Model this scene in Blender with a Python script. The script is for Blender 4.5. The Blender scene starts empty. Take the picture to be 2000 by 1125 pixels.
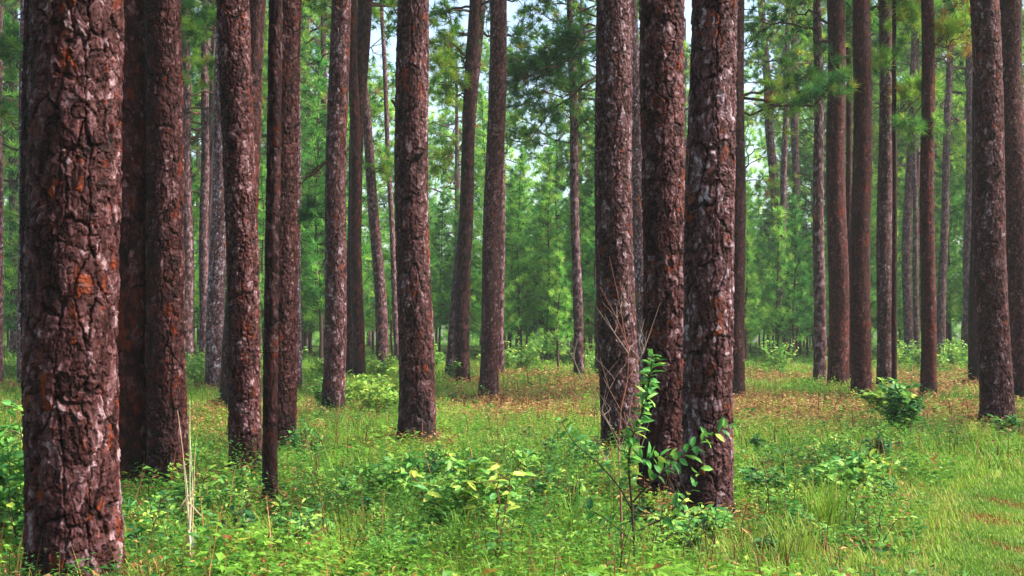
import bpy, math, random
import numpy as np
from mathutils import Vector

# ------------------------------------------------------------------ camera, sky, sun, exposure
S = bpy.context.scene
COL = S.collection
PI = math.pi
CAM_H, F = 1.5, 2800.0            # camera height in m, focal length for a 2000 px wide frame
cd = bpy.data.cameras.new('camera'); cam = bpy.data.objects.new('camera', cd); COL.objects.link(cam)
cam.location = (0, 0, CAM_H); cam.rotation_euler = (math.radians(90), 0, 0)
cd.sensor_width = 36; cd.lens = 36*F/2000; cd.shift_y = 0.054
cd.clip_start = 0.1; cd.clip_end = 3000
S.camera = cam

SUN_EL, SUN_AZ = math.radians(42), math.radians(98)   # azimuth clockwise from +Y: to the right and behind the camera
w = bpy.data.worlds.new('World'); S.world = w; w.use_nodes = True
nt = w.node_tree; bg = nt.nodes['Background']
sky = nt.nodes.new('ShaderNodeTexSky'); sky.sky_type = 'NISHITA'; sky.sun_disc = False
sky.sun_elevation = SUN_EL; sky.sun_rotation = SUN_AZ
sky.air_density = 1.0; sky.dust_density = 2.6; sky.ozone_density = 1.0
nt.links.new(sky.outputs[0], bg.inputs[0]); bg.inputs[1].default_value = 0.15
sl = bpy.data.lights.new('sun', 'SUN'); sl.energy = 5.0; sl.angle = math.radians(16); sl.color = (1, .93, .84)
so = bpy.data.objects.new('sun', sl); COL.objects.link(so)
sd = Vector((math.sin(SUN_AZ)*math.cos(SUN_EL), math.cos(SUN_AZ)*math.cos(SUN_EL), math.sin(SUN_EL)))
so.rotation_euler = sd.to_track_quat('Z', 'Y').to_euler(); so.location = (20, -20, 30)
S.view_settings.view_transform = 'Standard'; S.view_settings.look = 'None'
S.view_settings.exposure = 1.5; S.view_settings.gamma = 1
S.cycles.use_denoising = True
S.cycles.max_bounces = 6; S.cycles.diffuse_bounces = 3; S.cycles.transmission_bounces = 4
S.cycles.transparent_max_bounces = 4; S.cycles.volume_bounces = 0

rng = np.random.default_rng(7)

# ------------------------------------------------------------------ helpers
def link(o, parent=None):
    COL.objects.link(o)
    if parent is not None: o.parent = parent
    return o
def tag(o, label=None, cat=None, group=None, kind=None):
    if label: o['label'] = label
    if cat: o['category'] = cat
    if group: o['group'] = group
    if kind: o['kind'] = kind
    return o
def empty(name, loc=(0,0,0)):
    o = bpy.data.objects.new(name, None); o.location = loc; o.empty_display_size = .2
    return link(o)
def mesh(name, V, Fc, attrs=None, smooth=False):
    """V (n,3), Fc (m,3) or (m,4) index arrays -> mesh datablock"""
    V = np.asarray(V, np.float32); Fc = np.asarray(Fc, np.int32)
    me = bpy.data.meshes.new(name); k = Fc.shape[1]
    me.vertices.add(len(V)); me.vertices.foreach_set('co', V.ravel())
    me.loops.add(Fc.size); me.loops.foreach_set('vertex_index', Fc.ravel())
    me.polygons.add(len(Fc)); me.polygons.foreach_set('loop_start', np.arange(0, Fc.size, k, dtype=np.int32))
    for a, d in (attrs or {}).items():
        at = me.attributes.new(a, 'FLOAT', 'POINT'); at.data.foreach_set('value', np.asarray(d, np.float32))
    me.update(calc_edges=True)
    me.polygons.foreach_set('use_smooth', np.full(len(Fc), smooth))
    return me
def obj(name, me, mat, parent=None):
    o = bpy.data.objects.new(name, me)
    if mat and not me.materials: me.materials.append(mat)
    return link(o, parent)
def unit(a):
    return a/np.maximum(np.linalg.norm(a, axis=-1, keepdims=True), 1e-9)

class Bag:
    """collects triangle soup pieces with a tint attribute"""
    def __init__(s): s.V=[]; s.F=[]; s.T=[]; s.n=0
    def add(s, V, Fc, T):
        s.V.append(np.asarray(V, np.float32).reshape(-1,3)); s.F.append(np.asarray(Fc)+s.n)
        T = np.asarray(T, np.float32); n = len(s.V[-1])
        s.T.append(np.full(n, T) if T.ndim == 0 else T); s.n += n
    def mesh(s, name, smooth=False):
        return mesh(name, np.concatenate(s.V), np.concatenate(s.F), {'tint': np.concatenate(s.T)}, smooth)

def tube(bag, pts, rad, seg=6, tint=0.5):
    P = np.asarray(pts, float); n = len(P); R = np.asarray(rad, float)*np.ones(n)
    T = unit(np.gradient(P, axis=0)); ref = np.where(np.abs(T[:, 2:3]) > .9, [[1., 0, 0]], [[0, 0, 1.]])
    A = unit(np.cross(T, ref)); B = np.cross(T, A)
    th = np.linspace(0, 2*PI, seg, endpoint=False)
    V = P[:, None] + R[:, None, None]*(np.cos(th)[None, :, None]*A[:, None] + np.sin(th)[None, :, None]*B[:, None])
    i = np.arange(n-1)[:, None]*seg; j = np.arange(seg)[None]; k = (j+1) % seg
    q = np.stack([i+j, i+k, i+seg+k, i+seg+j], -1).reshape(-1, 4)
    bag.add(V, np.concatenate([q[:, [0,1,2]], q[:, [0,2,3]]]), tint)

def needles(bag, P, D, nn, L, W, r, spread=.75, droop=.25, tint=None, seg2=False):
    """pine needle tufts: nn needles on every point P with axis D"""
    n = len(P)
    if n == 0: return
    d = unit(D[:, None]*1.0 + r.normal(size=(n, nn, 3))*spread)
    l = L*r.uniform(.65, 1.1, (n, nn, 1))*(r.uniform(.8, 1.15, (n, 1, 1)))
    base = P[:, None] + d*0.01 - D[:, None]*r.uniform(0, .35, (n, nn, 1))*L
    tip = base + d*l; tip[..., 2] -= droop*l[..., 0]*r.uniform(.3, 1, (n, nn))
    side = unit(np.cross(d, r.normal(size=(n, nn, 3))))*W*.5
    t = (r.uniform(0, 1, n) if tint is None else tint)[:, None] + r.normal(0, .07, (n, nn))
    t = np.clip(t, 0, 1)
    if not seg2:
        V = np.stack([base-side, base+side, tip], 2); m = n*nn
        bag.add(V, np.arange(m*3).reshape(m, 3), np.repeat(t.ravel(), 3))
    else:
        mid = base + d*l*.55; mid[..., 2] -= droop*.2*l[..., 0]
        V = np.stack([base-side*.7, base+side*.7, mid-side, mid+side, tip], 2); m = n*nn
        b = np.arange(m)[:, None]*5
        bag.add(V, np.concatenate([b+[0,1,3], b+[0,3,2], b+[2,3,4]]), np.repeat(t.ravel(), 5))

def leaves(bag, P, A, N, L, W, t, fold=.18, curl=.15, full=True):
    """broad leaves: base P, axis A, face normal N"""
    A = unit(A); Sd = unit(np.cross(A, N)); N = unit(np.cross(Sd, A))
    L = np.asarray(L)*np.ones(len(P)); W = np.asarray(W)*np.ones(len(P)); L = L[:, None]; W = W[:, None]
    def pt(u, v, up): return P + A*L*u + Sd*W*v + N*up*L
    if full:
        V = np.stack([pt(0,0,0), pt(.3,.42,fold*.35), pt(.3,0,0.02), pt(.3,-.42,fold*.35),
                      pt(.68,.40,fold*.3-curl*.35), pt(.68,0,-curl*.4), pt(.68,-.40,fold*.3-curl*.35), pt(1,0,-curl)], 1)
        F0 = np.array([[0,2,1],[0,3,2],[1,2,5],[1,5,4],[2,3,6],[2,6,5],[4,5,7],[5,6,7]]); k = 8
    else:
        V = np.stack([pt(0,0,0), pt(.45,.5,fold*.4), pt(.5,0,0), pt(.45,-.5,fold*.4), pt(1,0,-curl)], 1)
        F0 = np.array([[0,2,1],[0,3,2],[1,2,4],[2,3,4]]); k = 5
    m = len(P)
    bag.add(V, (np.arange(m)[:, None, None]*k + F0[None]).reshape(-1, 3), np.repeat(np.asarray(t)*np.ones(m), k))

# ------------------------------------------------------------------ terrain
def ground(x, y):
    x = np.asarray(x, float); y = np.asarray(y, float)
    z = .020*(np.clip(y, 35, 100)-35)
    near = np.clip((y-14)/10, 0, 1)
    z = z + near*(.035*np.sin(x*.55+1.3)*np.sin(y*.31+.4) + .03*np.sin(x*.21+y*.17))
    return z
def vnoise(x, y, seed=0):
    """cheap smooth value noise 0..1"""
    r = np.random.default_rng(seed+100).random((64, 64))
    xi = np.floor(x).astype(int); yi = np.floor(y).astype(int); fx = x-xi; fy = y-yi
    fx = fx*fx*(3-2*fx); fy = fy*fy*(3-2*fy)
    g = lambda a, b: r[a % 64, b % 64]
    return (g(xi, yi)*(1-fx)+g(xi+1, yi)*fx)*(1-fy) + (g(xi, yi+1)*(1-fx)+g(xi+1, yi+1)*fx)*fy
def at_row(px, row):
    """photo pixel of a foot point -> place on the terrain"""
    lo, hi = 3., 400.
    X = lambda Y: (px-1000)/F*Y
    Ys = np.linspace(3, 300, 30000); rows = 670 + (CAM_H-ground(X(Ys), Ys))/Ys*F
    k = np.argmax(rows <= row)
    Y = Ys[k] if rows[k] <= row else 120.
    return float(X(Y)), float(Y), float(ground(X(Y), Y))
def lift(px, row, Y): return ((px-1000)/F*Y, Y, CAM_H-(row-670)/F*Y)

PATH = np.array([(3.0,-12),(3.7,0),(4.3,9.2),(6.2,14.5),(9.6,18.3),(17,21.3),(30,24),(60,27)], float)
def path_dist(x, y):
    best = np.full(np.shape(x), 1e9)
    for a, b in zip(PATH[:-1], PATH[1:]):
        d = b-a; t = np.clip(((x-a[0])*d[0]+(y-a[1])*d[1])/(d@d), 0, 1)
        best = np.minimum(best, np.hypot(x-a[0]-t*d[0], y-a[1]-t*d[1]))
    return best
def brown_mask(x, y):
    n = vnoise(x*.35+5, y*.16+3, 3)*.5 + vnoise(x*1.1, y*.5, 4)*.4 + .17
    band = np.clip((y-21)/7, 0, 1)*np.clip((58-y)/8, 0, 1)*np.clip((x+2.4)/2, 0, 1)
    left = .5*np.clip((y-17)/4, 0, 1)*np.clip((40-y)/8, 0, 1)*np.clip((-2-x)/2, 0, 1)
    near = .07
    return np.clip((n-.36)*5, 0, 1)*np.maximum(np.maximum(band, left), near)
def soil_mask(x, y):
    n = vnoise(x*1.3+9, y*.9+2, 8)*.55 + vnoise(x*3.7, y*2.6, 9)*.45
    d = path_dist(x, y); b = 0
    for px, rw, sx, sy in ((1868,918,.30,1.1),(1915,1008,.26,1.0),(1965,1068,.17,.6),(1990,1112,.14,.5),(1845,975,.10,.5),(1975,985,.12,.8),(1700,1120,.05,.15)):
        Y = F*CAM_H/(rw-670); b = np.maximum(b, np.exp(-((x-(px-1000)/F*Y)/sx)**2-((y-Y)/sy)**2))
    return np.clip((b*.8+n*1.0-.84)*3.5, 0, 1)*np.clip((1.75-d)/.3, 0, 1)

# ------------------------------------------------------------------ materials
def mat(name):
    m = bpy.data.materials.new(name); m.use_nodes = True; n = m.node_tree
    n.nodes.clear(); out = n.nodes.new('ShaderNodeOutputMaterial')
    return m, n, out
def N(n, t, **kw):
    o = n.nodes.new(t)
    for k, v in kw.items(): setattr(o, k, v)
    return o
def ramp(n, stops, interp='LINEAR'):
    r = N(n, 'ShaderNodeValToRGB'); e = r.color_ramp; e.interpolation = interp
    while len(e.elements) < len(stops): e.elements.new(.5)
    for el, (p, c) in zip(e.elements, stops): el.position = p; el.color = (*c, 1)
    return r
def leafmat(name, stops, trans=.35, rough=.5, varyobj=.0, spec=.3):
    m, n, out = mat(name); L = n.links.new
    a = N(n, 'ShaderNodeAttribute', attribute_name='tint')
    r = ramp(n, stops)
    if varyobj:
        oi = N(n, 'ShaderNodeObjectInfo'); mm = N(n, 'ShaderNodeMath', operation='MULTIPLY_ADD')
        L(oi.outputs['Random'], mm.inputs[0]); mm.inputs[1].default_value = varyobj; L(a.outputs['Fac'], mm.inputs[2])
        m2 = N(n, 'ShaderNodeMath', operation='SUBTRACT'); L(mm.outputs[0], m2.inputs[0]); m2.inputs[1].default_value = varyobj/2
        L(m2.outputs[0], r.inputs[0])
    else: L(a.outputs['Fac'], r.inputs[0])
    p = N(n, 'ShaderNodeBsdfPrincipled'); p.inputs['Roughness'].default_value = rough
    p.inputs['Specular IOR Level'].default_value = spec
    L(r.outputs[0], p.inputs['Base Color'])
    t = N(n, 'ShaderNodeBsdfTranslucent'); L(r.outputs[0], t.inputs[0])
    x = N(n, 'ShaderNodeMixShader'); x.inputs[0].default_value = trans
    L(p.outputs[0], x.inputs[1]); L(t.outputs[0], x.inputs[2]); L(x.outputs[0], out.inputs[0])
    return m
M_NEEDLE = leafmat('pine_needles', [(0,(.016,.070,.022)),(.35,(.055,.20,.040)),(.65,(.24,.45,.05)),(.86,(.44,.56,.07)),(.94,(.24,.22,.04)),(1,(.30,.13,.035))], .58, .5, .35, spec=.15)
M_YOUNG = leafmat('young_pine_needles', [(0,(.018,.10,.018)),(.4,(.075,.30,.05)),(.75,(.28,.56,.085)),(1,(.36,.54,.10))], .55, .5, .5, spec=.15)
M_FAR = leafmat('far_forest_leaves', [(0,(.06,.24,.05)),(.5,(.27,.56,.10)),(1,(.60,.76,.15))], .58, .5, spec=.15)
M_GRASS = leafmat('grass_blades', [(0,(.03,.09,.010)),(.35,(.085,.20,.016)),(.65,(.19,.32,.03)),(.82,(.28,.36,.06)),(.92,(.34,.26,.10)),(1,(.27,.11,.04))], .45, .5, spec=.15)
M_HERB = leafmat('herb_leaves', [(0,(.014,.06,.014)),(.3,(.04,.14,.022)),(.6,(.11,.26,.025)),(.85,(.20,.36,.04)),(.95,(.36,.36,.05)),(1,(.25,.09,.03))], .4, .45, spec=.2)
M_LEAF = leafmat('shrub_leaves', [(0,(.012,.055,.015)),(.3,(.035,.14,.035)),(.6,(.08,.26,.05)),(.85,(.21,.40,.06)),(1,(.34,.43,.06))], .35, .5, spec=.25)
M_BROWN = leafmat('dead_bracken_fronds', [(0,(.09,.035,.012)),(.4,(.22,.09,.03)),(.75,(.36,.18,.06)),(1,(.48,.33,.14))], .25, .7)
M_STRAW = leafmat('dry_straw', [(0,(.30,.16,.08)),(.5,(.50,.34,.18)),(1,(.66,.58,.42))], .2, .6)
M_TWIG = leafmat('twig_bark', [(0,(.018,.010,.008)),(.4,(.05,.022,.016)),(.75,(.17,.055,.03)),(1,(.26,.20,.17))], 0, .8)

def barkmat():
    m, n, out = mat('pine_bark'); L = n.links.new
    fl = N(n, 'ShaderNodeAttribute', attribute_name='flake'); hg = N(n, 'ShaderNodeAttribute', attribute_name='hgt')
    red = N(n, 'ShaderNodeAttribute', attribute_name='redness', attribute_type='OBJECT')
    char = N(n, 'ShaderNodeAttribute', attribute_name='char')
    tc = N(n, 'ShaderNodeTexCoord')
    mp = N(n, 'ShaderNodeMapping'); mp.inputs['Scale'].default_value = (1, 1, .45); L(tc.outputs['Object'], mp.inputs[0])
    no = N(n, 'ShaderNodeTexNoise'); no.inputs['Scale'].default_value = 34; no.inputs['Detail'].default_value = 6; L(mp.outputs[0], no.inputs[0])
    big = N(n, 'ShaderNodeTexNoise'); big.inputs['Scale'].default_value = 3.0; big.inputs['Detail'].default_value = 3; L(tc.outputs['Object'], big.inputs[0])
    # flake value + noise
    ad = N(n, 'ShaderNodeMath', operation='MULTIPLY_ADD'); L(no.outputs[0], ad.inputs[0]); ad.inputs[1].default_value = .6; L(fl.outputs['Fac'], ad.inputs[2])
    su = N(n, 'ShaderNodeMath', operation='SUBTRACT'); L(ad.outputs[0], su.inputs[0]); su.inputs[1].default_value = .30
    r = ramp(n, [(0,(.003,.001,.001)),(.28,(.007,.0018,.0018)),(.5,(.022,.0066,.0060)),(.72,(.047,.0185,.0185)),(.88,(.084,.046,.049)),(1,(.165,.115,.122))])
    L(su.outputs[0], r.inputs[0])
    # orange freshly flaked spots
    fo = N(n, 'ShaderNodeAttribute', attribute_name='fresh')
    f1 = N(n, 'ShaderNodeMath', operation='MULTIPLY_ADD'); L(big.outputs[0], f1.inputs[0]); f1.inputs[1].default_value = .7; L(fo.outputs['Fac'], f1.inputs[2])
    f2 = N(n, 'ShaderNodeMath', operation='MULTIPLY_ADD'); L(red.outputs['Fac'], f2.inputs[0]); f2.inputs[1].default_value = .22; L(f1.outputs[0], f2.inputs[2])
    f3 = N(n, 'ShaderNodeMapRange'); f3.inputs['From Min'].default_value = 1.09; f3.inputs['From Max'].default_value = 1.25; L(f2.outputs[0], f3.inputs[0])
    oc = ramp(n, [(.3,(.024,.004,.002)),(.7,(.14,.027,.007))]); L(no.outputs[0], oc.inputs[0])
    mx = N(n, 'ShaderNodeMix', data_type='RGBA'); L(f3.outputs[0], mx.inputs[0]); L(r.outputs[0], mx.inputs[6]); L(oc.outputs[0], mx.inputs[7])
    # general reddening per tree
    mr = N(n, 'ShaderNodeMix', data_type='RGBA', blend_type='MULTIPLY'); mr.inputs[7].default_value = (1.05, .62, .55, 1)
    L(red.outputs['Fac'], mr.inputs[0]); L(mx.outputs[2], mr.inputs[6])
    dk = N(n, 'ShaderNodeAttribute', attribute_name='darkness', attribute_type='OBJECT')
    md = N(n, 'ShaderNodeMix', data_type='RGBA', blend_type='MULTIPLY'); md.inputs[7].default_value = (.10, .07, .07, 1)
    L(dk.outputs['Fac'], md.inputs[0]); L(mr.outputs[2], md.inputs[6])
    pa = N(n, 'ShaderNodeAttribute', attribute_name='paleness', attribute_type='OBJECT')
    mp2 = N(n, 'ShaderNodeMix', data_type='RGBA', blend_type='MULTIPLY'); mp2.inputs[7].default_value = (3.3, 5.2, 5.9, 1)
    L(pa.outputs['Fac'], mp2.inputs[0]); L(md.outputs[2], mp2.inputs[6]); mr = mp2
    # colour sinks to a near-black red brown low between the plates
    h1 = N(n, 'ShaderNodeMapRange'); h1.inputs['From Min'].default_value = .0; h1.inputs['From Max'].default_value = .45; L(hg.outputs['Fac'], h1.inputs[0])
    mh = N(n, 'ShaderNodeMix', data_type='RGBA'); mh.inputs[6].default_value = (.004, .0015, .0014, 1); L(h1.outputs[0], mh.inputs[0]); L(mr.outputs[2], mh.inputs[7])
    # fire charring near the foot
    mc = N(n, 'ShaderNodeMix', data_type='RGBA'); mc.inputs[7].default_value = (.0035, .0028, .003, 1); L(mh.outputs[2], mc.inputs[6])
    c1 = N(n, 'ShaderNodeMath', operation='MULTIPLY_ADD'); L(no.outputs[0], c1.inputs[0]); c1.inputs[1].default_value = .9; L(char.outputs['Fac'], c1.inputs[2])
    c2 = N(n, 'ShaderNodeMapRange'); c2.inputs['From Min'].default_value = .68; c2.inputs['From Max'].default_value = 1.05; c2.inputs['To Max'].default_value = .9
    L(c1.outputs[0], c2.inputs[0]); L(c2.outputs[0], mc.inputs[0])
    p = N(n, 'ShaderNodeBsdfPrincipled'); L(mc.outputs[2], p.inputs['Base Color'])
    p.inputs['Roughness'].default_value = .6; p.inputs['Specular IOR Level'].default_value = .07
    vo = N(n, 'ShaderNodeTexVoronoi'); vo.inputs['Scale'].default_value = 30; L(mp.outputs[0], vo.inputs[0])
    b1 = N(n, 'ShaderNodeMath', operation='ADD'); L(vo.outputs['Distance'], b1.inputs[0]); L(no.outputs[0], b1.inputs[1])
    b = N(n, 'ShaderNodeBump'); b.inputs['Strength'].default_value = .6; b.inputs['Distance'].default_value = .006
    L(b1.outputs[0], b.inputs['Height']); L(b.outputs[0], p.inputs['Normal'])
    L(p.outputs[0], out.inputs[0]); return m
M_BARK = barkmat()

def groundmat(name, path=False):
    m, n, out = mat(name); L = n.links.new
    tc = N(n, 'ShaderNodeTexCoord')
    n1 = N(n, 'ShaderNodeTexNoise'); n1.inputs['Scale'].default_value = 1.3; n1.inputs['Detail'].default_value = 8; L(tc.outputs['Object'], n1.inputs[0])
    n2 = N(n, 'ShaderNodeTexNoise'); n2.inputs['Scale'].default_value = 22; n2.inputs['Detail'].default_value = 6; L(tc.outputs['Object'], n2.inputs[0])
    br = N(n, 'ShaderNodeAttribute', attribute_name='brown'); so_ = N(n, 'ShaderNodeAttribute', attribute_name='soil')
    g = ramp(n, [(.3,(.018,.03,.008)),(.5,(.04,.08,.014)),(.7,(.08,.14,.02))]); L(n1.outputs[0], g.inputs[0])
    b = ramp(n, [(.35,(.05,.03,.012)),(.5,(.12,.07,.025)),(.65,(.20,.12,.05))]); L(n2.outputs[0], b.inputs[0])
    s = ramp(n, [(.35,(.035,.009,.003)),(.55,(.105,.030,.011)),(.7,(.19,.068,.028))]); L(n2.outputs[0], s.inputs[0])
    m1 = N(n, 'ShaderNodeMix', data_type='RGBA'); L(br.outputs['Fac'], m1.inputs[0]); L(g.outputs[0], m1.inputs[6]); L(b.outputs[0], m1.inputs[7])
    m2 = N(n, 'ShaderNodeMix', data_type='RGBA'); L(so_.outputs['Fac'], m2.inputs[0]); L(m1.outputs[2], m2.inputs[6]); L(s.outputs[0], m2.inputs[7])
    p = N(n, 'ShaderNodeBsdfPrincipled'); p.inputs['Roughness'].default_value = .95; p.inputs['Specular IOR Level'].default_value = .03; L(m2.outputs[2], p.inputs['Base Color'])
    bu = N(n, 'ShaderNodeBump'); bu.inputs['Strength'].default_value = .8; bu.inputs['Distance'].default_value = .03
    L(n2.outputs[0], bu.inputs['Height']); L(bu.outputs[0], p.inputs['Normal']); L(p.outputs[0], out.inputs[0])
    return m
M_GROUND = groundmat('forest_floor'); M_PATH = groundmat('path_soil')

# ------------------------------------------------------------------ ground sheet and path
xs = np.concatenate([-np.geomspace(900, 32, 16), np.arange(-30, 30.1, .3), np.geomspace(32, 900, 16)])
ys = np.concatenate([[-200, -100, -50, -25], np.arange(-12, 60, .3), np.geomspace(60, 1500, 30)])
gx, gy = np.meshgrid(xs, ys, indexing='ij'); gz = ground(gx, gy)
ni, nj = gx.shape; i = np.arange(ni-1)[:, None]*nj; j = np.arange(nj-1)[None]
q = np.stack([i+j, i+nj+j, i+nj+j+1, i+j+1], -1).reshape(-1, 4)
V = np.stack([gx, gy, gz], -1).reshape(-1, 3)
go = obj('ground', mesh('ground', V, q, {'brown': brown_mask(V[:,0], V[:,1]), 'soil': np.zeros(len(V))}, True), M_GROUND)
tag(go, 'green forest floor of short growth and pine litter', 'ground', kind='structure')
# path: a strip following the terrain
t = np.linspace(0, len(PATH)-1.001, 260); k = t.astype(int); fr = (t-k)[:, None]
Cc = PATH[k]*(1-fr)+PATH[k+1]*fr
for _ in range(12): Cc[1:-1] = (Cc[:-2]+Cc[1:-1]*2+Cc[2:])/4
Tn = unit(np.gradient(Cc, axis=0)); Nn = np.stack([Tn[:, 1], -Tn[:, 0]], -1)
u = np.linspace(-1.75, 1.75, 29)
pp = Cc[:, None] + Nn[:, None]*u[None, :, None]
V = np.concatenate([pp, (ground(pp[...,0], pp[...,1])+.004)[..., None]], -1).reshape(-1, 3); nj = len(u)
i = np.arange(len(Cc)-1)[:, None]*nj; j = np.arange(nj-1)[None]
q = np.stack([i+j, i+j+1, i+nj+j+1, i+nj+j], -1).reshape(-1, 4)
po = obj('path', mesh('path', V, q, {'brown': np.zeros(len(V)), 'soil': soil_mask(V[:,0], V[:,1])}, True), M_PATH)
tag(po, 'grassy track with bare red earth patches at lower right', 'path', kind='structure')

# ------------------------------------------------------------------ pine trunks
def trunk_mesh(name, path, rad, zfine, res, seed, plate=(.085,.17), amp=.020, charh=.8):
    """path: (z, x, y) controls in local space; rad: (z, r). The bark plates are real relief."""
    r = np.random.default_rng(seed)
    pz, pxx, pyy = map(np.array, zip(*path)); rz, rr = map(np.array, zip(*rad)); top = pz[-1]
    R0 = float(np.interp(1.0, rz, rr)); C = 2*PI*R0
    nu = int(np.clip(C/res, 10, 400)); dz = res*1.1
    z = np.concatenate([np.arange(-.25, min(zfine, top), dz), np.linspace(min(zfine, top), top, 26)[1:]]) if zfine < top else np.arange(-.25, top+dz, dz)
    th = np.arange(nu)/nu*2*PI
    Zg, Th = np.meshgrid(z, th, indexing='ij'); U = Th*R0
    # warp, periodic round the trunk
    def wob(fz, fn, s):
        o = np.zeros_like(Zg)
        for q in range(5):
            kk = r.integers(0, fn+1); o += np.sin(Th*kk + Zg*fz*r.uniform(.4, 1.6)*r.choice([-1, 1]) + r.uniform(0, 6.3))
        return o/5*s
    def pn(su, sv, oct=3):
        """smooth noise that closes round the trunk, -.5..+.5"""
        o = np.zeros_like(Zg); tot = 0
        for q in range(oct):
            nuc = max(3, int(round(C/su))); nvc = int((top+3)/sv)+4; G = r.random((nuc, nvc))
            a = U/(C/nuc); b = (Zg+1.2)/sv; ia = np.floor(a).astype(int); ib = np.clip(np.floor(b).astype(int), 0, nvc-2)
            fa = a-ia; fb = np.clip(b-ib, 0, 1); fa = fa*fa*(3-2*fa); fb = fb*fb*(3-2*fb); i0 = ia % nuc; i1 = (ia+1) % nuc
            o += (.55**q)*((G[i0, ib]*(1-fa)+G[i1, ib]*fa)*(1-fb)+(G[i0, ib+1]*(1-fa)+G[i1, ib+1]*fa)*fb); tot += .55**q; su /= 2; sv /= 2
        return o/tot-.5
    if res < .03:
        Uw = U + pn(.10, .22, 1)*plate[0]*.9 + pn(.030, .034, 3)*.034; Zw = Zg + pn(.10, .16, 1)*plate[1]*.5 + pn(.026, .04, 3)*.05
    else: Uw = U + pn(.10, .22, 1)*plate[0]*.9; Zw = Zg + pn(.10, .16, 1)*plate[1]*.5
    def voro(su, sv):
        nuc = max(4, int(round(C/su))); su = C/nuc; nvc = int((top+3)/sv)+4
        J = r.random((nuc, nvc, 2)); H = r.random((nuc, nvc, 4))
        a = Uw/su; b = (Zw+1.2)/sv; ia = np.floor(a).astype(int); ib = np.floor(b).astype(int)
        F1 = np.full(a.shape, 9.); F2 = F1.copy(); ida = np.zeros_like(ia); idb = ida.copy(); ou = np.zeros_like(a); ov = ou.copy()
        for da in (-1, 0, 1):
            for db in (-1, 0, 1):
                ca = ia+da; cb = np.clip(ib+db, 0, nvc-1); jj = J[ca % nuc, cb]
                du = a-(ca+.12+.76*jj[..., 0]); dv = b-(cb+.1+.8*jj[..., 1]); d = np.maximum(np.hypot(du, dv), 1.12*np.maximum(abs(du), abs(dv)))
                c = d < F1; F2 = np.where(c, F1, np.minimum(F2, d)); F1 = np.where(c, d, F1)
                ida = np.where(c, ca % nuc, ida); idb = np.where(c, cb, idb); ou = np.where(c, du, ou); ov = np.where(c, dv, ov)
        return F2-F1, H[ida, idb], ou, ov
    sm = lambda x, a, b: (lambda t: t*t*(3-2*t))(np.clip((x-a)/(b-a), 0, 1))
    T = lambda h, u_, v_, c: c*((h[..., 2]-.5)*np.clip(u_, -.6, .6) + (h[..., 3]-.62)*np.clip(v_, -.6, .6))
    e1, h1, u1, v1 = voro(*plate)
    e3, h3, u3, _ = voro(plate[0]*1.9, plate[1]*4.5)            # long vertical fissures
    p1 = .50+.50*sm(e1, .0, .07); p3 = .15+.85*sm(e3, .0, .09)
    if res < .03:
        e2, h2, u2, v2 = voro(plate[0]*.46, plate[1]*.40)
        e4, h4, u4, v4 = voro(plate[0]*.24, plate[1]*.17)
        p2 = .80+.20*sm(e2, 0, .08)
        hgt = p1*p2*p3*(.42 + .20*h3[..., 0] + .34*h1[..., 0] + .26*h2[..., 0] + T(h1, u1, v1, .55) + T(h2, u2, v2, .55) + .16*h4[..., 0] - .08 + T(h4, u4, v4, .30))
        fl = .18*h3[..., 1] + .36*h1[..., 1] + .38*h2[..., 1] + .22*h4[..., 1] + .38*(hgt-.6) - .04
        fresh = .40*h1[..., 2] + .32*h2[..., 3] + .14*h3[..., 2] + .12*h4[..., 2]
    else:
        h2 = h1; hgt = p1*p3*(.5 + .5*h1[..., 0]); fl = .2+.6*h1[..., 1]; fresh = .5*h1[..., 2]+.25
    disp = amp*(np.clip(hgt, 0, 1.6)-.6)
    rad_z = np.interp(Zg, rz, rr)
    flare = 1 + .20*np.exp(-np.clip(Zg+.0, 0, 9)/.22)*(1+.5*np.sin(Th*4+seed)) 
    Rg = rad_z*flare*(1+wob(1.2, 3, .05)) + disp*(rad_z/R0)**.5
    X = np.interp(Zg, pz, pxx) + Rg*np.cos(Th); Y = np.interp(Zg, pz, pyy) + Rg*np.sin(Th)
    X, Y = X.ravel(), Y.ravel()
    nv = len(z); i = np.arange(nv-1)[:, None]*nu; j = np.arange(nu)[None]; k = (j+1) % nu
    q = np.stack([i+j, i+k, i+nu+k, i+nu+j], -1).reshape(-1, 4)
    ch = np.clip(1.0 - Zg/charh, -1, 1)*.55 + .35*wob(2.5, 3, 1.0)
    return mesh(name, np.stack([X, Y, Zg.ravel()], -1), q, {'hgt': hgt.ravel(), 'flake': fl.ravel(), 'fresh': fresh.ravel(), 'char': ch.ravel()}, True)

def crooked(p0, p1, n, wig, r, sag=0):
    t = np.linspace(0, 1, n)[:, None]; P = p0*(1-t)+p1*t; L = np.linalg.norm(p1-p0)
    o = np.cumsum(r.normal(size=(n, 3)), 0)*wig*L/n; o -= o[0]
    P = P + o; P[:, 2] += sag*L*(t[:, 0]*(1-t[:, 0]))*2
    return P

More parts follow.
